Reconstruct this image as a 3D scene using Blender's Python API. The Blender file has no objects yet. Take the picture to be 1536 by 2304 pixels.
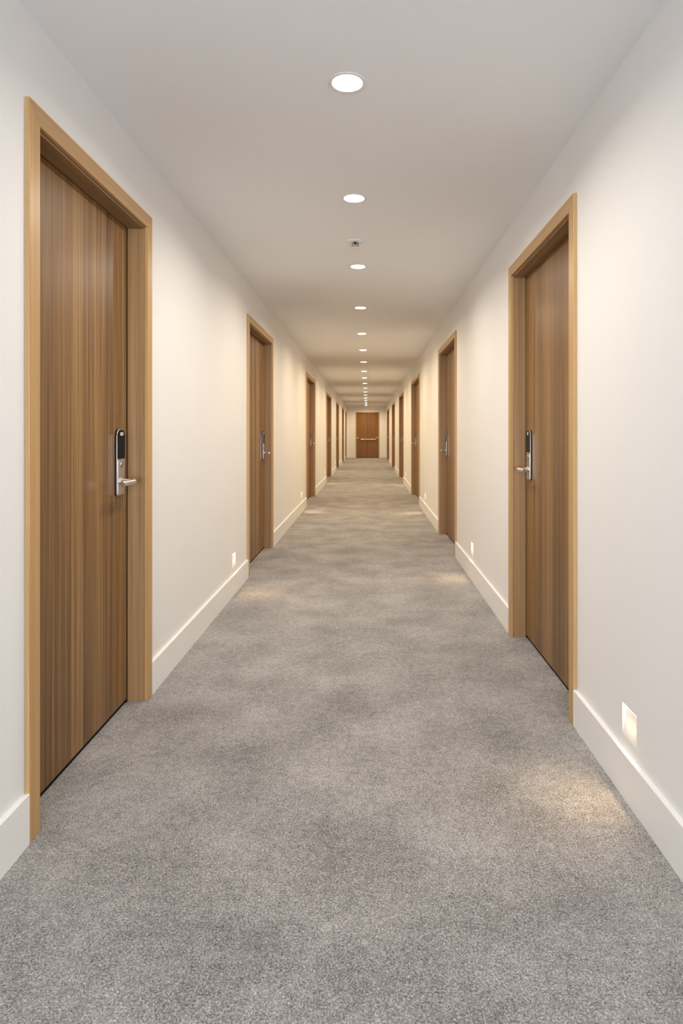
import bpy, bmesh, math
from mathutils import Vector, Matrix
PI = math.pi
S = bpy.context.scene
C = S.collection

# ------------------------------------------------------------------ place
EYE = 1.2
XL, XR = -1.0, 0.855           # wall planes
Y0, Y1 = -4.0, 29.35            # corridor ends
HC = 2.442                     # ceiling height
WT = 0.15                      # wall thickness
XC = (XL + XR) / 2
TOP = 2.18                     # top of the door casing
CW, REV, CT = 0.06, 0.010, 0.015   # casing width, reveal, casing thickness
LD = 0.07                      # depth of the leaf behind the wall plane
JT = 0.028                     # jamb board thickness
# outer casing extents along the corridor
LEFT = [(1.813, 2.847), (5.146, 6.51), (10.07, 11.74), (14.99, 16.94), (19.6, 21.35), (24.1, 25.75), (27.6, 29.05)]
RIGHT = [(2.544, 3.72), (5.98, 7.43), (10.2, 12.07), (14.8, 16.8), (19.5, 21.75), (24.7, 27.4)]
END = (-0.572, 0.553)
LIGHTS = [2.21, 3.30, 4.66, 6.2, 7.82, 9.38, 10.97, 12.63, 14.16, 15.75, 17.35, 19.05, 20.65, 22.35, 24.1, 25.7, 27.15, 28.5]
STEP_L = [4.65, 9.42, 14.62, 19.35]
STEP_R = [2.035, 5.09, 9.25, 14.1]
SW, SZ0, SZ1 = 0.112, 0.19, 0.30      # step light slot

# -------------------------------------------------------------- materials
def nt(name):
    m = bpy.data.materials.new(name); m.use_nodes = True
    n = m.node_tree.nodes; l = m.node_tree.links
    b = n['Principled BSDF']
    return m, n, l, b
def N(n, t, **kw):
    x = n.new(t)
    for k, v in kw.items(): setattr(x, k, v)
    return x
def math_(n, l, op, a, b=None, clamp=False):
    x = N(n, 'ShaderNodeMath', operation=op, use_clamp=clamp)
    for i, v in enumerate((a, b)):
        if v is None: continue
        if isinstance(v, (int, float)): x.inputs[i].default_value = v
        else: l.new(v, x.inputs[i])
    return x.outputs[0]
def mapping(n, l, src, scale):
    m = N(n, 'ShaderNodeMapping'); m.inputs['Scale'].default_value = scale
    l.new(src, m.inputs['Vector']); return m.outputs[0]
def noise(n, l, vec, scale=1, detail=2, rough=.5, dist=0):
    x = N(n, 'ShaderNodeTexNoise'); x.inputs['Scale'].default_value = scale
    x.inputs['Detail'].default_value = detail; x.inputs['Roughness'].default_value = rough
    x.inputs['Distortion'].default_value = dist
    l.new(vec, x.inputs['Vector']); return x.outputs['Fac']
def ramp(n, l, fac, stops):
    r = N(n, 'ShaderNodeValToRGB'); e = r.color_ramp.elements
    while len(e) < len(stops): e.new(.5)
    for i, (p, c) in enumerate(stops):
        e[i].position = p; e[i].color = (*c, 1) if len(c) == 3 else c
    l.new(fac, r.inputs[0]); return r.outputs[0]
def bump(n, l, b, h, strength, dist):
    x = N(n, 'ShaderNodeBump'); x.inputs['Strength'].default_value = strength; x.inputs['Distance'].default_value = dist
    l.new(h, x.inputs['Height']); l.new(x.outputs[0], b.inputs['Normal'])

def m_paint(name, col, rough=.6, bs=.05):
    m, n, l, b = nt(name)
    tc = N(n, 'ShaderNodeTexCoord').outputs['Object']
    f = noise(n, l, tc, 2.2, 3)
    c = ramp(n, l, f, [(.3, tuple(v*.985 for v in col)), (.7, col)])
    l.new(c, b.inputs['Base Color']); b.inputs['Roughness'].default_value = rough
    b.inputs['Specular IOR Level'].default_value = .3
    bump(n, l, b, noise(n, l, tc, 260, 3), bs, .002)
    return m

def m_wood(name, dark, mid, light, axis='Z', rough=.4, strips=True, w=11.0, contrast=1.0):
    m, n, l, b = nt(name)
    tc = N(n, 'ShaderNodeTexCoord').outputs['Object']
    rnd = N(n, 'ShaderNodeObjectInfo').outputs['Random']
    off = N(n, 'ShaderNodeCombineXYZ')
    r1 = math_(n, l, 'MULTIPLY', rnd, 7.3)
    for i in range(3): l.new(r1, off.inputs[i])
    va = N(n, 'ShaderNodeVectorMath', operation='ADD'); l.new(tc, va.inputs[0]); l.new(off.outputs[0], va.inputs[1])
    v = va.outputs[0]
    def sc(across, along):
        return (across, across, along) if axis == 'Z' else (along, across, across)
    fine = noise(n, l, mapping(n, l, v, sc(230, 1.6)), 1, 3, .6)
    medium = noise(n, l, mapping(n, l, v, sc(48, .55)), 1, 3, .6, .2)
    broad = noise(n, l, mapping(n, l, v, sc(9, .25)), 1, 2, .5)
    f = math_(n, l, 'ADD', math_(n, l, 'MULTIPLY', fine, .36), math_(n, l, 'MULTIPLY', medium, .42))
    f = math_(n, l, 'ADD', f, math_(n, l, 'MULTIPLY', broad, .22))
    if strips:
        sx = N(n, 'ShaderNodeSeparateXYZ'); l.new(v, sx.inputs[0])
        fl = math_(n, l, 'FLOOR', math_(n, l, 'MULTIPLY', sx.outputs[0], w))
        wn = N(n, 'ShaderNodeTexWhiteNoise', noise_dimensions='1D'); l.new(fl, wn.inputs['W'])
        s = math_(n, l, 'MULTIPLY', math_(n, l, 'SUBTRACT', wn.outputs['Value'], .5), .13)
        f = math_(n, l, 'ADD', f, s)
    f = math_(n, l, 'ADD', math_(n, l, 'MULTIPLY', math_(n, l, 'SUBTRACT', f, .5), contrast), .5, True)
    c = ramp(n, l, f, [(.32, dark), (.5, mid), (.68, light)])
    l.new(c, b.inputs['Base Color']); b.inputs['Roughness'].default_value = rough
    b.inputs['Specular IOR Level'].default_value = .45
    bump(n, l, b, fine, .12, .0006)
    return m

def m_simple(name, col, rough=.5, metal=0, spec=.5):
    m, n, l, b = nt(name)
    tc = N(n, 'ShaderNodeTexCoord').outputs['Object']
    f = noise(n, l, tc, 90, 2)
    rr = math_(n, l, 'ADD', math_(n, l, 'MULTIPLY', f, .06), rough - .03)
    l.new(rr, b.inputs['Roughness'])
    b.inputs['Base Color'].default_value = (*col, 1); b.inputs['Metallic'].default_value = metal
    b.inputs['Specular IOR Level'].default_value = spec
    return m

def m_emit(name, col, strength):
    m, n, l, b = nt(name)
    b.inputs['Base Color'].default_value = (.9, .9, .9, 1)
    b.inputs['Emission Color'].default_value = (*col, 1)
    b.inputs['Emission Strength'].default_value = strength
    return m

def m_carpet():
    m, n, l, b = nt('carpet')
    tc = N(n, 'ShaderNodeTexCoord').outputs['Object']
    a = noise(n, l, tc, 215, 2, .5, .7)              # looped pile
    worm = math_(n, l, 'ABSOLUTE', math_(n, l, 'SUBTRACT', noise(n, l, tc, 165, 1, .4, .5), .5))
    worm = math_(n, l, 'SUBTRACT', 1.0, math_(n, l, 'MULTIPLY', worm, 5.0), True)
    med = noise(n, l, tc, 34, 3, .6)
    cloud = noise(n, l, tc, 3.1, 3, .55)
    f = math_(n, l, 'ADD', math_(n, l, 'MULTIPLY', a, .62), math_(n, l, 'MULTIPLY', worm, -.17))
    f = math_(n, l, 'ADD', f, math_(n, l, 'MULTIPLY', med, .20))
    f = math_(n, l, 'ADD', f, math_(n, l, 'MULTIPLY', cloud, .30))
    c = ramp(n, l, f, [(.28, (.103, .096, .091)), (.46, (.298, .281, .268)), (.66, (.56, .53, .51))])
    l.new(c, b.inputs['Base Color']); b.inputs['Roughness'].default_value = .95
    b.inputs['Specular IOR Level'].default_value = .1
    b.inputs['Sheen Weight'].default_value = .15
    h = math_(n, l, 'ADD', a, math_(n, l, 'MULTIPLY', worm, -.5))
    bump(n, l, b, h, .5, .003)
    return m

M = {}
M['wall'] = m_paint('wall_paint', (.86, .845, .825), .55, .06)
M['ceiling'] = m_paint('ceiling_paint', (.86, .845, .83), .85, .04)
M['trim'] = m_paint('baseboard_paint', (.86, .845, .82), .4, .02)
M['carpet'] = m_carpet()
M['leaf'] = m_wood('door_veneer', (.098, .045, .012), (.222, .112, .035), (.360, .205, .076), contrast=1.3, rough=.37)
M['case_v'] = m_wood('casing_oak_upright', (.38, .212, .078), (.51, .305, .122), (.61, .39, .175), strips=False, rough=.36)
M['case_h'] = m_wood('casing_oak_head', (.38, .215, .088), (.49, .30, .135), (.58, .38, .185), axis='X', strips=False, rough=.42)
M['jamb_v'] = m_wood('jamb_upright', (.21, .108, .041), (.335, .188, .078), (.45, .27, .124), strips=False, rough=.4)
M['jamb_h'] = m_wood('jamb_head', (.16, .082, .032), (.26, .146, .062), (.35, .213, .10), axis='X', strips=False, rough=.42)  # same wood as the uprights, darkened for shade under the head
M['exit_leaf'] = m_wood('exit_door_veneer', (.16, .070, .015), (.23, .104, .023), (.29, .14, .038), rough=.42, strips=False, contrast=.8)
M['rubber'] = m_simple('black_rubber', (.006, .006, .006), .7, 0, .2)  # near-black standing in for shade in door gaps and on lock sides
M['steel'] = m_simple('satin_steel', (.66, .625, .59), .32, 1)
M['steel_edge'] = m_simple('polished_steel', (.62, .62, .63), .18, 1)
M['black'] = m_simple('glossy_black', (.004, .004, .005), .2, 0, .08)
M['white_plastic'] = m_simple('white_plastic', (.72, .68, .65), .4)
M['red_mark'] = m_simple('printed_mark', (.42, .14, .12), .5)
M['white_metal'] = m_simple('white_enamel', (.78, .77, .75), .35)
M['plaster'] = m_paint('slot_plaster', (.85, .83, .80), .7, .02)
M['dark_metal'] = m_simple('sprinkler_metal', (.16, .14, .13), .35, 1)
M['lens'] = m_emit('downlight_lens', (1.0, .86, .68), 30)
M['led'] = m_emit('step_light_lens', (1.0, .80, .56), 3.6)
M['glass'] = m_simple('window_frame_paint', (.7, .7, .7), .5)

# ---------------------------------------------------------------- helpers
def obj(name, bm, mats, parent=None, smooth=False, bevel=0):
    bmesh.ops.recalc_face_normals(bm, faces=bm.faces)
    me = bpy.data.meshes.new(name); bm.to_mesh(me); bm.free()
    for m in (mats if isinstance(mats, (list, tuple)) else [mats]): me.materials.append(m)
    o = bpy.data.objects.new(name, me); C.objects.link(o)
    if parent: o.parent = parent
    if smooth:
        for p in me.polygons: p.use_smooth = True
        me.set_sharp_from_angle(angle=math.radians(38))
    if bevel:
        b = o.modifiers.new('bevel', 'BEVEL'); b.width = bevel; b.segments = 2; b.limit_method = 'ANGLE'; b.harden_normals = False
    return o
def box(bm, x0, x1, y0, y1, z0, z1, mi=0):
    vs = [bm.verts.new((x, y, z)) for x in (x0, x1) for y in (y0, y1) for z in (z0, z1)]
    for f in ((0,1,3,2),(4,6,7,5),(0,4,5,1),(2,3,7,6),(0,2,6,4),(1,5,7,3)):
        bm.faces.new([vs[i] for i in f]).material_index = mi
def prism(bm, poly, y0, y1, mi=0):
    """poly in the x-z plane, extruded along y"""
    a = [bm.verts.new((x, y0, z)) for x, z in poly]; b = [bm.verts.new((x, y1, z)) for x, z in poly]
    fs = [bm.faces.new(a), bm.faces.new(b[::-1])]
    k = len(poly)
    for i in range(k): fs.append(bm.faces.new((a[i], b[i], b[(i+1) % k], a[(i+1) % k])))
    for f in fs: f.material_index = mi
def tube(bm, pts, radii, seg=16, sy=1.0, mi=0):
    """swept tube; sy flattens the section vertically"""
    pts = [Vector(p) for p in pts]; rings = []
    for i, p in enumerate(pts):
        t = (pts[min(i+1, len(pts)-1)] - pts[max(i-1, 0)]).normalized()
        up = Vector((0, 0, 1)) if abs(t.z) < .9 else Vector((1, 0, 0))
        a = t.cross(up).normalized(); b = a.cross(t).normalized()
        r = radii[i] if isinstance(radii, (list, tuple)) else radii
        rings.append([bm.verts.new(p + a*math.cos(2*PI*k/seg)*r + b*math.sin(2*PI*k/seg)*r*sy) for k in range(seg)])
    for r0, r1 in zip(rings, rings[1:]):
        for k in range(seg): bm.faces.new((r0[k], r0[(k+1) % seg], r1[(k+1) % seg], r1[k])).material_index = mi
    bm.faces.new(rings[0][::-1]).material_index = mi; bm.faces.new(rings[-1]).material_index = mi
def lathe(bm, prof, axis='Z', seg=48, at=(0, 0, 0), close=False):
    rings = []
    for r, h in prof:
        if r < 1e-6:
            p = (0, 0, h) if axis == 'Z' else (0, h, 0)
            rings.append([bm.verts.new(Vector(p) + Vector(at))]); continue
        ring = []
        for k in range(seg):
            c, s = math.cos(2*PI*k/seg)*r, math.sin(2*PI*k/seg)*r
            ring.append(bm.verts.new(Vector((c, s, h) if axis == 'Z' else (c, h, s)) + Vector(at)))
        rings.append(ring)
    pairs = list(zip(rings, rings[1:]))
    if close: pairs.append((rings[-1], rings[0]))
    for a, b in pairs:
        for k in range(seg):
            k2 = (k+1) % seg
            q = [a[k % len(a)], a[k2 % len(a)], b[k2 % len(b)], b[k % len(b)]]
            u = []
            for v in q:
                if v not in u: u.append(v)
            if len(u) > 2: bm.faces.new(u)
def empty(name, loc, rz=0, label=None, cat=None, group=None, kind=None):
    o = bpy.data.objects.new(name, None); C.objects.link(o); o.empty_display_size = .1
    o.location = loc; o.rotation_euler = (0, 0, rz); tag(o, label, cat, group, kind)
    return o
def tag(o, label=None, cat=None, group=None, kind=None):
    if label: o['label'] = label
    if cat: o['category'] = cat
    if group: o['group'] = group
    if kind: o['kind'] = kind
def kids(o): return [c for c in o.children]
def copy_tree(o, parent=None):
    c = o.copy(); C.objects.link(c); c.parent = parent
    for ch in kids(o): copy_tree(ch, c)
    return c

# ------------------------------------------------------------- room shell
def wall_mesh(us, zs, holes, d0, d1):
    """slab in the u-z plane (u=x, depth=y) with rectangular holes, watertight"""
    U = sorted(set(us + [h[0] for h in holes] + [h[1] for h in holes]))
    Z = sorted(set(zs + [h[2] for h in holes] + [h[3] for h in holes]))
    def solid(i, j):
        if i < 0 or j < 0 or i >= len(U)-1 or j >= len(Z)-1: return False
        u, z = (U[i]+U[i+1])/2, (Z[j]+Z[j+1])/2
        return not any(h[0] < u < h[1] and h[2] < z < h[3] for h in holes)
    bm = bmesh.new(); V = {}
    def v(i, j, d):
        k = (i, j, d)
        if k not in V: V[k] = bm.verts.new((U[i], d, Z[j]))
        return V[k]
    for i in range(len(U)-1):
        for j in range(len(Z)-1):
            if not solid(i, j): continue
            for d in (d0, d1): bm.faces.new((v(i,j,d), v(i+1,j,d), v(i+1,j+1,d), v(i,j+1,d)))
            if not solid(i-1, j): bm.faces.new((v(i,j,d0), v(i,j+1,d0), v(i,j+1,d1), v(i,j,d1)))
            if not solid(i+1, j): bm.faces.new((v(i+1,j,d0), v(i+1,j+1,d0), v(i+1,j+1,d1), v(i+1,j,d1)))
            if not solid(i, j-1): bm.faces.new((v(i,j,d0), v(i+1,j,d0), v(i+1,j,d1), v(i,j,d1)))
            if not solid(i, j+1): bm.faces.new((v(i,j+1,d0), v(i+1,j+1,d0), v(i+1,j+1,d1), v(i,j+1,d1)))
    return bm
INSET = CW + REV - JT          # outer casing edge to rough opening
def door_holes(ext, sgn=1):
    return [(sorted((sgn*(a+INSET), sgn*(b-INSET))) + [0.0, TOP-INSET]) for a, b in ext]
def slot_holes(ys, sgn=1):
    return [(sorted((sgn*(y-SW/2), sgn*(y+SW/2))) + [SZ0, SZ1]) for y in ys]

o = obj('wall_left', wall_mesh([Y0, Y1+WT], [0, HC], door_holes(LEFT) + slot_holes(STEP_L), 0, WT), M['wall'])
o.location = (XL, 0, 0); o.rotation_euler.z = PI/2
tag(o, 'long off-white painted wall on the left of the corridor', 'wall', None, 'structure')
o = obj('wall_right', wall_mesh([-Y1-WT, -Y0], [0, HC], door_holes(RIGHT, -1) + slot_holes(STEP_R, -1), 0, WT), M['wall'])
o.location = (XR, 0, 0); o.rotation_euler.z = -PI/2
tag(o, 'long off-white painted wall on the right of the corridor', 'wall', None, 'structure')
EI = 0.03
o = obj('wall_end', wall_mesh([XL, XR], [0, HC], [(END[0]+EI, END[1]-EI, 0, 2.155)], 0, WT), M['wall'])
o.location = (0, Y1, 0)
tag(o, 'small off-white wall closing the far end around the double door', 'wall', None, 'structure')
# wall behind the camera, with an added window for the cool near light
o = obj('wall_back', wall_mesh([XL, XR], [0, HC], [(XL+.18, XR-.18, .30, 2.15)], 0, WT), M['wall'])
o.location = (0, Y0-WT, 0); tag(o, 'off-white wall behind the viewer around a tall window', 'wall', None, 'structure')
bm = bmesh.new()
a, b_, z0, z1 = XL+.18, XR-.18, .30, 2.15
for r in ((a, a+.05, z0, z1), (b_-.05, b_, z0, z1), (a+.05, b_-.05, z0, z0+.05), (a+.05, b_-.05, z1-.05, z1)):
    box(bm, r[0], r[1], .04, .09, r[2], r[3])
w = obj('window_1', bm, M['glass']); w.location = (0, Y0-WT, 0); tag(w, 'pale grey frame of the tall window behind the viewer', 'window', None, 'structure')  # unseen window, added to bring cool light to the near walls

bm = bmesh.new(); box(bm, XL-WT, XR+WT, Y0-WT, Y1+WT, -.1, 0)
o = obj('floor', bm, M['carpet']); tag(o, 'mottled grey cut-pile carpet running the length of the corridor', 'floor', None, 'structure')

# ceiling: slab with round holes for the downlights
HR = .0585
bm = bmesh.new()
HS = .16
def quad(x0, x1, y0, y1, z=HC): bm.faces.new([bm.verts.new(p) for p in ((x0,y0,z),(x1,y0,z),(x1,y1,z),(x0,y1,z))])
x0, x1 = XL-WT, XR+WT
yy = Y0-WT
for ly in LIGHTS:
    quad(x0, x1, yy, ly-HS); quad(x0, XC-HS, ly-HS, ly+HS); quad(XC+HS, x1, ly-HS, ly+HS)
    K = 48; outer = []; inner = []; up = []
    for k in range(K):
        t = 2*PI*(k+.5)/K; c, s = math.cos(t), math.sin(t); q = HS/max(abs(c), abs(s))
        t2 = t
        outer.append(bm.verts.new((XC+c*q, ly+s*q, HC)))
        inner.append(bm.verts.new((XC+c*HR, ly+s*HR, HC))); up.append(bm.verts.new((XC+c*HR, ly+s*HR, HC+.05)))
    corners = {}
    for k in range(K):
        k2 = (k+1) % K
        p, q2 = outer[k].co, outer[k2].co
        if abs(p.x-q2.x) > 1e-6 and abs(p.y-q2.y) > 1e-6:   # corner between the two
            cx = XC + math.copysign(HS, p.x-XC); cy = ly + math.copysign(HS, p.y-ly)
            cv = bm.verts.new((cx, cy, HC)); bm.faces.new((outer[k], cv, outer[k2], inner[k2], inner[k]))
        else: bm.faces.new((outer[k], outer[k2], inner[k2], inner[k]))
        bm.faces.new((inner[k], inner[k2], up[k2], up[k]))
    yy = ly+HS
quad(x0, x1, yy, Y1+WT)
bmesh.ops.remove_doubles(bm, verts=bm.verts, dist=1e-5)
# slab top and edges
box_top = HC+.12
for r in (((x0, Y0-WT), (x1, Y0-WT)), ((x1, Y0-WT), (x1, Y1+WT)), ((x1, Y1+WT), (x0, Y1+WT)), ((x0, Y1+WT), (x0, Y0-WT))):
    (ax, ay), (bx_, by) = r
    bm.faces.new([bm.verts.new(p) for p in ((ax, ay, HC), (bx_, by, HC), (bx_, by, box_top), (ax, ay, box_top))])
quad(x0, x1, Y0-WT, Y1+WT, box_top)
# do not recalc through holes: build directly
me = bpy.data.meshes.new('ceiling'); bm.to_mesh(me); bm.free(); me.materials.append(M['ceiling'])
o = bpy.data.objects.new('ceiling', me); C.objects.link(o)
tag(o, 'smooth pale grey-white plaster ceiling with a row of downlights', 'ceiling', None, 'structure')

# baseboards
BH, BT = .148, .0155
def base_profile(bm, u0, u1, flip=1):
    """runs along u (x); front towards -y"""
    prof = [(0, 0), (-BT, 0), (-BT, BH-.002), (-BT+.002, BH), (0, BH)]
    a = [bm.verts.new((u0, y, z)) for y, z in prof]; b = [bm.verts.new((u1, y, z)) for y, z in prof]
    bm.faces.new(a); bm.faces.new(b[::-1])
    for i in range(5): bm.faces.new((a[i], b[i], b[(i+1) % 5], a[(i+1) % 5]))
def gaps(ext, lo, hi):
    out = []; p = lo
    for a, b in ext: out.append((p, a)); p = b
    out.append((p, hi)); return [g for g in out if g[1]-g[0] > .01]
bm = bmesh.new()
for a, b in gaps(LEFT, Y0, Y1): base_profile(bm, a, b)
o = obj('baseboard_left', bm, M['trim']); o.location = (XL, 0, 0); o.rotation_euler.z = PI/2
tag(o, 'tall white baseboard along the left wall between the doors', 'baseboard', None, 'structure')
bm = bmesh.new()
for a, b in gaps(RIGHT, Y0, Y1): base_profile(bm, -b, -a)
o = obj('baseboard_right', bm, M['trim']); o.location = (XR, 0, 0); o.rotation_euler.z = -PI/2
tag(o, 'tall white baseboard along the right wall between the doors', 'baseboard', None, 'structure')
bm = bmesh.new()
base_profile(bm, XL+BT, END[0]); base_profile(bm, END[1], XR-BT)
o = obj('baseboard_end', bm, M['trim']); o.location = (0, Y1, 0)
tag(o, 'short white baseboard either side of the far double door', 'baseboard', None, 'structure')
bm = bmesh.new(); base_profile(bm, -XR+BT, -XL-BT)
o = obj('baseboard_back', bm, M['trim']); o.location = (0, Y0, 0); o.rotation_euler.z = PI
tag(o, 'white baseboard under the window behind the viewer', 'baseboard', None, 'structure')

# ----------------------------------------------------------------- doors
def arch_poly(hw, z0, z1, r, n=8):
    """plate outline: square bottom with tiny radius, rounded top"""
    pts = [(-hw+.004, z0), (hw-.004, z0), (hw, z0+.004)]
    for k in range(n+1):
        t = k/n*PI/2; pts.append((hw-r+math.cos(t)*r, z1-r+math.sin(t)*r))
    for k in range(n+1):
        t = PI/2+k/n*PI/2; pts.append((-hw+r+math.cos(t)*r, z1-r+math.sin(t)*r))
    pts.append((-hw, z0+.004)); return pts
def add_lock(parent, cx, d, dirn, first='bar'):
    """cx: centre of the plate; d: leaf face depth; dirn: +1 lever points to -x ... lever runs towards -dirn"""
    th = .011
    bm = bmesh.new(); prism(bm, [(x+cx, z) for x, z in arch_poly(.0405, .9305, 1.2145, .030)], d-.005, d)
    back = obj('lock_base', bm, M['rubber'], parent, True); back['label'] = 'black backing of the lock plate'  # blackened layer puts the shaded plate side into the colour
    bm = bmesh.new(); prism(bm, [(x+cx, z) for x, z in arch_poly(.041, .930, 1.215, .030)], d-th, d-.005)
    case = obj('lock_case', bm, M['steel_edge'], parent, True, .0018); case['label'] = 'satin steel lock plate'
    bm = bmesh.new(); prism(bm, [(x+cx, z) for x, z in arch_poly(.0365, .935, 1.084, .002)], d-th-.0012, d-th+.001)
    obj('lock_face', bm, M['steel'], case, False, .0005)
    bm = bmesh.new(); prism(bm, [(x+cx, z) for x, z in arch_poly(.0365, 1.087, 1.2105, .028)], d-th-.0022, d-th+.001)
    rp = obj('card_reader', bm, M['black'], case, True, .001); rp['label'] = 'glossy black card reader panel'
    bm = bmesh.new(); f = d-th-.0022
    if first == 'bar':
        prism(bm, [(x+cx, z) for x, z in [(-.016, 1.189), (-.013, 1.1865), (.013, 1.1865), (.016, 1.189), (.016, 1.198), (.013, 1.2005), (-.013, 1.2005), (-.016, 1.198)]], f-.0012, f)
        ind = obj('indicator', bm, [M['white_plastic'], M['red_mark']], case)
        bm = bmesh.new(); box(bm, cx-.010, cx+.010, f-.0017, f-.0011, 1.192, 1.195)
        obj('printed_mark', bm, M['red_mark'], case)
    else:
        lathe(bm, [(0, 0), (.009, 0), (.0095, .0008), (.0095, .0014), (0, .0014)], 'Y', 24, (cx, f-.0012, 1.1925))
        obj('indicator', bm, M['white_plastic'], case, True)
    bm = bmesh.new(); kf = d-th-.0012
    lathe(bm, [(0, -.004), (.0068, -.004), (.0078, -.003), (.0085, 0), (.0085, .001)], 'Y', 28, (cx, kf, 1.064))
    obj('keyhole', bm, M['steel_edge'], case, True)
    bm = bmesh.new(); box(bm, cx-.0011, cx+.0011, kf-.0046, kf-.0038, 1.0595, 1.0685); box(bm, cx-.003, cx+.003, kf-.0012, kf+.0004, 1.0500, 1.0560)
    obj('key_slot', bm, M['black'], case)
    # lever: collar, neck, bend, grip running back over the plate
    bm = bmesh.new(); zz = .990
    lathe(bm, [(0, 0), (.0165, 0), (.0165, -.006), (.013, -.0085), (0, -.0085)], 'Y', 32, (cx, kf, zz))
    n0 = kf-.006; reach = .053; R = .026
    sx = cx + dirn*.004
    pts = [(sx, n0, zz), (sx, n0-.01, zz), (sx, n0-(reach-R), zz)]
    for k in range(1, 9):
        t = k/8*PI/2
        pts.append((sx - dirn*(R-math.cos(t)*R), n0-(reach-R)-math.sin(t)*R, zz))
    for q in (.03, .06, .09, .108): pts.append((sx-dirn*(R+q), n0-reach + q*.03, zz))
    pts.append((sx-dirn*(R+.112), n0-reach+.004, zz))
    rad = [.0110]*3 + [.0120]*8 + [.0124, .0124, .0122, .0118, .0100]
    tube(bm, pts, rad, 24)
    lv = obj('lever_handle', bm, M['steel'], parent, True); lv['label'] = 'brushed steel lever handle'

def casing_mesh(hw, top, cw=CW):
    """U of three mitred boards; local x across the door, front towards -y"""
    bm = bmesh.new()
    # profile steps: slight rounded outer lip
    for s in (-1, 1):
        prism(bm, [(s*hw, 0), (s*(hw-cw), 0), (s*(hw-cw), top-cw), (s*hw, top)], -CT, 0.0, 0)
    prism(bm, [(-hw, top), (-(hw-cw), top-cw), (hw-cw, top-cw), (hw, top)], -CT, 0.0, 1)
    return bm
def frame_mesh(hi, top, depth=.13, rev_gap=.0):
    """jamb boards: inner half width hi, inner top height top"""
    bm = bmesh.new()
    for s in (-1, 1):
        x = sorted((s*hi, s*(hi+JT))); box(bm, x[0], x[1], 0, depth, 0, top, 0)
    box(bm, -hi-JT, hi+JT, 0, depth, top, top+JT, 1)
    # stops behind the leaf
    for s in (-1, 1):
        x = sorted((s*hi, s*(hi-.012))); box(bm, x[0], x[1], LD+.046, depth, 0, top, 0)
    box(bm, -hi+.012, hi-.012, LD+.046, depth, top-.012, top, 1)
    return bm

dn = [0]
def hotel_door(side, ext, label, first='bar'):
    dn[0] += 1
    a, b = ext; yc = (a+b)/2; hw = (b-a)/2
    if side == 'L': loc, rz, far = (XL, yc, 0), PI/2, 1
    else: loc, rz, far = (XR, yc, 0), -PI/2, -1
    root = empty('door_%d' % dn[0], loc, rz, label, 'door', 'wooden corridor room doors', 'structure')
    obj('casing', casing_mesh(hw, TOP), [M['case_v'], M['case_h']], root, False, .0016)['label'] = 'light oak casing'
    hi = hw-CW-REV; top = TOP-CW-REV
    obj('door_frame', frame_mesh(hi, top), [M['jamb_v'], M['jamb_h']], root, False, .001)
    # leaf, latch side = far side
    gl, gh = .015, .003
    x = sorted((far*(hi-gl), -far*(hi-gh)))
    bm = bmesh.new(); box(bm, x[0], x[1], LD, LD+.044, .018, top-.004)
    obj('door_leaf', bm, M['leaf'], root, False, .0012)
    # black strips painted in for the shade in the gaps around the leaf
    bm = bmesh.new()
    xs = sorted((far*(hi-gl-.0002), far*(hi-.0002))); box(bm, xs[0], xs[1], LD+.0015, LD+.044, 0, top-.0002)
    box(bm, x[0], x[1], LD+.006, LD+.044, top-.004, top-.0004)
    box(bm, x[0], x[1], LD+.006, LD+.040, .001, .018)
    s = obj('door_seal', bm, M['rubber'], root); s['label'] = 'black rubber seal and gap under the leaf'
    add_lock(root, far*(hi-gl-.088), LD, far, first)
    return root
ordn = ['nearest', 'second', 'third', 'fourth', 'fifth', 'sixth', 'farthest']
lab_l = ['large brown wooden door nearest the viewer on the left wall, black and steel lock at its far edge',
         'second brown wooden door along the left wall, just past the first left floor-level light',
         'third brown wooden door along the left wall, lever seen edge-on against its frame',
         'fourth brown wooden door along the left wall, a narrow sliver',
         'fifth brown wooden door along the left wall, third from the far end',
         'sixth brown wooden door along the left wall, next to last before the end wall',
         'last brown wooden door on the left wall, touching the far end wall corner']
lab_r = ['brown wooden door nearest the viewer on the right wall, lever pointing out beside oak casing',
         'second brown wooden door along the right wall, beyond the second right floor-level light',
         'third brown wooden door along the right wall, bright lever on its dark jamb',
         'fourth brown wooden door along the right wall, a narrow sliver',
         'fifth brown wooden door along the right wall, next to last before the end wall',
         'last brown wooden door on the right wall, near the far end wall']
for i, e in enumerate(LEFT): hotel_door('L', e, lab_l[i], 'bar')
for i, e in enumerate(RIGHT): hotel_door('R', e, lab_r[i], 'dot')

# double exit door at the far end
dn[0] += 1
cx = (END[0]+END[1])/2; hw = (END[1]-END[0])/2; ET = 2.165; ec = .045
root = empty('door_%d' % dn[0], (cx, Y1, 0), 0, 'wooden double exit door with a steel push bar in the far end wall', 'door', None, 'structure')
obj('casing', casing_mesh(hw, ET, ec), [M['case_v'], M['case_h']], root, False, .0016)['label'] = 'light oak casing'
hi = hw-EI-JT; top = 2.155-JT
obj('door_frame', frame_mesh(hi, top), [M['jamb_v'], M['jamb_h']], root, False, .001)
D2 = .05
mid = -.005
for s, (xa, xb) in enumerate(((-hi+.003, mid-.003), (mid+.003, hi-.003))):
    bm = bmesh.new(); box(bm, xa, xb, D2, D2+.044, .012, top-.004)
    obj('door_leaf', bm, M['exit_leaf'], root, False, .002)
bm = bmesh.new(); box(bm, mid-.003, mid+.003, D2+.01, D2+.044, .0, top-.004); box(bm, -hi, hi, D2+.012, D2+.04, .001, .012)  # black strips put in as shade at the centre seam and foot
obj('door_seal', bm, M['rubber'], root)
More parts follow.
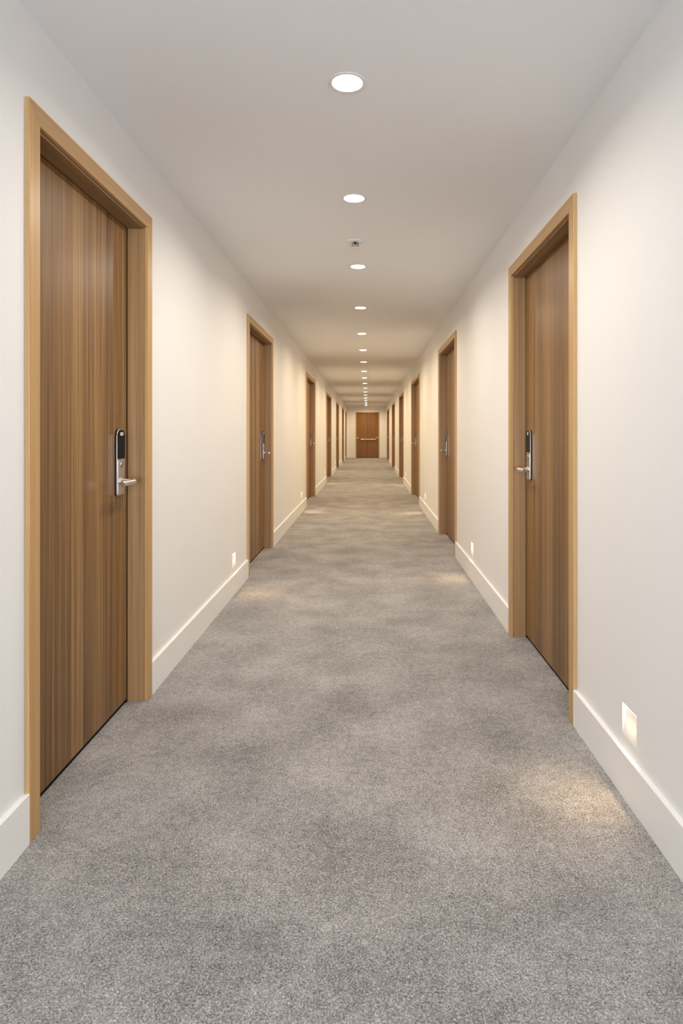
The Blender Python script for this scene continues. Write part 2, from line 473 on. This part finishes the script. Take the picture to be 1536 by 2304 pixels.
# push bar: two end brackets and a rail
bz = .875
bm = bmesh.new(); tube(bm, [(-.31-cx, D2-.062, bz), (.372-cx, D2-.062, bz)], .017, 16)
pb = obj('push_bar', bm, M['steel'], root, True); pb['label'] = 'horizontal steel push bar'
for bx_ in (-.30, .362):
    bm = bmesh.new(); box(bm, bx_-cx-.018, bx_-cx+.018, D2-.08, D2, bz-.03, bz+.03)
    obj('bracket', bm, M['steel'], pb, False, .004)
bm = bmesh.new()
lathe(bm, [(0, 0), (.043, 0), (.043, -.006), (.018, -.010), (.016, -.035), (.034, -.044), (.041, -.060), (.034, -.076), (0, -.082)], 'Y', 32, (-.468-cx, D2, .925))
k = obj('door_knob', bm, M['steel'], root, True); k['label'] = 'round steel knob'
bm = bmesh.new(); lx = .475-cx
lathe(bm, [(0, 0), (.035, 0), (.035, -.007), (.014, -.010), (.012, -.05), (0, -.05)], 'Y', 32, (lx, D2, .945))
tube(bm, [(lx+.03, D2-.056, .945), (lx, D2-.058, .945), (lx-.05, D2-.058, .945), (lx-.095, D2-.054, .945)], [.013, .015, .014, .012], 16)
k = obj('lever_handle', bm, M['steel'], root, True); k['label'] = 'steel lever handle'

# -------------------------------------------------------------- downlights
proto = empty('recessed_downlight', (XC, LIGHTS[0], HC))
bm = bmesh.new()   # flange + conical reflector
lathe(bm, [(.0665, 0), (.0672, -.0008), (.0660, -.0024), (.0600, -.0032), (.0545, -.0024), (.0532, -.0010), (.0528, .006), (.0528, .020), (.0575, .020), (.0575, .0)], 'Z', 64, close=True)
obj('trim_ring', bm, M['white_metal'], proto, True)
bm = bmesh.new(); lathe(bm, [(.0526, -.0008), (.050, -.0020), (.040, -.0038), (.02, -.0048), (0, -.0050)], 'Z', 64); obj('lens', bm, M['lens'], proto, True)['label'] = 'glowing frosted lens'
bm = bmesh.new(); lathe(bm, [(.0518, .0205), (.0560, .022), (.0560, .075), (0, .075)], 'Z', 40); obj('housing', bm, M['white_metal'], proto, True)
ld = bpy.data.lights.new('downlight_lamp', 'AREA'); ld.shape = 'DISK'; ld.size = .09; ld.spread = math.radians(161); ld.energy = 11; ld.color = (1.0, .91, .78)
lo = bpy.data.objects.new('lamp', ld); C.objects.link(lo); lo.parent = proto; lo.location = (0, 0, -.0058)
words = ['nearest', 'second', 'third', 'fourth', 'fifth', 'sixth', 'seventh', 'eighth', 'ninth', 'tenth', 'eleventh', 'twelfth', 'thirteenth',
         'fourteenth', 'fifteenth', 'sixteenth', 'seventeenth', 'last']
extra = {0: 'round recessed downlight nearest the viewer, largest in the ceiling row',
         1: 'second round recessed downlight, between the largest one and the sprinkler',
         2: 'round recessed downlight just beyond the ceiling sprinkler',
         17: 'tiny farthest downlight, right above the far double door'}
for i, y in enumerate(LIGHTS):
    o = proto if i == 0 else copy_tree(proto)
    o.location = (XC, y, HC)
    # lamp tint and power graded for colour balance: neutral near, warmer further in
    t = min(1, max(0, (i-1)/4)); lamp = [c for c in o.children if c.type == 'LIGHT'][0]
    if i: lamp.data = lamp.data.copy()
    lamp.data.color = (1.0, .92-.135*t, .82-.31*t); lamp.data.energy = 11.8 + 5.4*t
    tag(o, extra.get(i, '%s round recessed downlight counted from the viewer along the ceiling row' % words[i]), 'ceiling light', 'recessed downlights along the ceiling')

# ------------------------------------------------------------- step lights
DP = .021
def step_proto():
    root = empty('recessed_step_light', (0, 0, 0))
    # scoop: top board, curved back that comes flush at the foot, two cheeks
    bm = bmesh.new(); h = SW/2-.0005; n = 12
    zt = SZ1-.001; zb = SZ0+.0005
    prof = []
    for k in range(n+1):
        t = k/n; prof.append((DP*(1-t)**1.25, zt-.007-(zt-.007-zb)*t))
    a = [bm.verts.new((-h, y, z)) for y, z in prof]; b = [bm.verts.new((h, y, z)) for y, z in prof]
    a2 = [bm.verts.new((-h, y+.004, z-.0003)) for y, z in prof]; b2 = [bm.verts.new((h, y+.004, z-.0003)) for y, z in prof]
    for i in range(n):
        bm.faces.new((a[i], b[i], b[i+1], a[i+1])); bm.faces.new((a2[i], b2[i], b2[i+1], a2[i+1]))
    for s in (-h, h):
        x = sorted((s, s*(1-.02)))
        vs = [(y, z) for y, z in prof] + [(0.0005, zt)] + [(DP, zt)]
        q = [bm.verts.new((s*.995, max(y, .0003), z)) for y, z in prof[:-1]] + [bm.verts.new((s*.995, .0003, zb)), bm.verts.new((s*.995, .0003, zt)), bm.verts.new((s*.995, DP, zt))]
        bm.faces.new(q)
    box(bm, -h, h, .0005, DP+.004, zt-.003, zt)
    obj('scoop', bm, M['plaster'], root, True)
    bm = bmesh.new(); box(bm, -h+.004, h-.004, .002, DP-.003, zt-.007, zt-.0032)
    obj('lens', bm, M['led'], root)['label'] = 'glowing warm lens'
    l = bpy.data.lights.new('step_lamp', 'AREA'); l.shape = 'RECTANGLE'; l.size = SW-.02; l.size_y = .009; l.energy = .42; l.spread = math.radians(96); l.color = (1.0, .70, .40)
    lo = bpy.data.objects.new('lamp', l); C.objects.link(lo); lo.parent = root; lo.location = (0, .0085, zt-.0125)
    lo.rotation_euler = (math.radians(-42), 0, 0)
    return root
sp = step_proto(); first = True
sl = ['small warm floor-level wall light before the second left door', 'small warm floor-level wall light before the third left door',
      'small warm floor-level wall light before the fourth left door', 'small warm floor-level wall light before the fifth left door']
sr = ['small warm floor-level wall light nearest the viewer, right wall in front of the first door', 'small warm floor-level wall light between the first and second right doors',
      'small warm floor-level wall light between the second and third right doors', 'small warm floor-level wall light between the third and fourth right doors']
for side, ys, labs in (('R', STEP_R, sr), ('L', STEP_L, sl)):
    for y, lb in zip(ys, labs):
        o = sp if first else copy_tree(sp); first = False
        o.location = (XR if side == 'R' else XL, y, 0); o.rotation_euler = (0, 0, -PI/2 if side == 'R' else PI/2)
        tag(o, lb, 'wall light', 'floor-level wall lights')

# --------------------------------------------------------------- sprinkler
root = empty('fire_sprinkler', (-.081, 4.04, HC), 0, 'small white and metal fire sprinkler on the ceiling between the second and third downlights', 'sprinkler')
bm = bmesh.new(); lathe(bm, [(.0525, 0), (.053, -.003), (.050, -.0075), (.040, -.0095), (.022, -.0105), (.018, -.006), (.0, -.006)], 'Z', 48)
obj('escutcheon', bm, M['white_metal'], root, True)
bm = bmesh.new(); lathe(bm, [(0, -.004), (.0115, -.004), (.0115, -.017), (.008, -.020), (0, -.020)], 'Z', 24)
obj('nozzle', bm, M['dark_metal'], root, True)
bm = bmesh.new()
for s in (-1, 1): tube(bm, [(s*.010, 0, -.014), (s*.022, 0, -.019), (s*.021, 0, -.027), (s*.005, 0, -.037)], .0032, 10)
obj('yoke_arms', bm, M['dark_metal'], root, True)
bm = bmesh.new(); lathe(bm, [(0, -.018), (.0025, -.020), (.0028, -.034), (0, -.036)], 'Z', 12)
obj('glass_bulb', bm, M['dark_metal'], root, True)
bm = bmesh.new(); lathe(bm, [(0, -.035), (.007, -.0355), (.0175, -.039), (.019, -.042), (.017, -.045), (0, -.046)], 'Z', 32)
obj('deflector', bm, M['white_metal'], root, True)

# ---------------------------------------------------------------- light of the added window
ld = bpy.data.lights.new('daylight', 'AREA'); ld.shape = 'RECTANGLE'; ld.size = 1.4; ld.size_y = 1.85; ld.energy = 200; ld.color = (.78, .88, 1.0)  # added area light at the unseen window, cools the near end
lo = bpy.data.objects.new('window_daylight', ld); C.objects.link(lo); lo.location = (XC, Y0-WT-.02, 1.22)
lo.rotation_euler = (math.radians(90), 0, 0)
wd = bpy.data.worlds.new('world'); S.world = wd; wd.use_nodes = True
wd.node_tree.nodes['Background'].inputs[0].default_value = (.6, .75, 1, 1); wd.node_tree.nodes['Background'].inputs[1].default_value = .5

# ------------------------------------------------------------------ camera
cam = bpy.data.cameras.new('camera'); co = bpy.data.objects.new('camera', cam); C.objects.link(co)
co.location = (0, 0, EYE); co.rotation_euler = (PI/2, 0, 0)
cam.sensor_fit = 'HORIZONTAL'; cam.sensor_width = 36; F = 1400
cam.lens = F/1536*36; cam.shift_x = -59/1536; cam.shift_y = -179/1536
cam.clip_start = .02; cam.clip_end = 100
S.camera = co
vs = S.view_settings; S.display_settings.display_device = 'sRGB'
vs.view_transform = 'Standard'; vs.look = 'None'; vs.gamma = 1; vs.use_curve_mapping = False; vs.exposure = 0.05
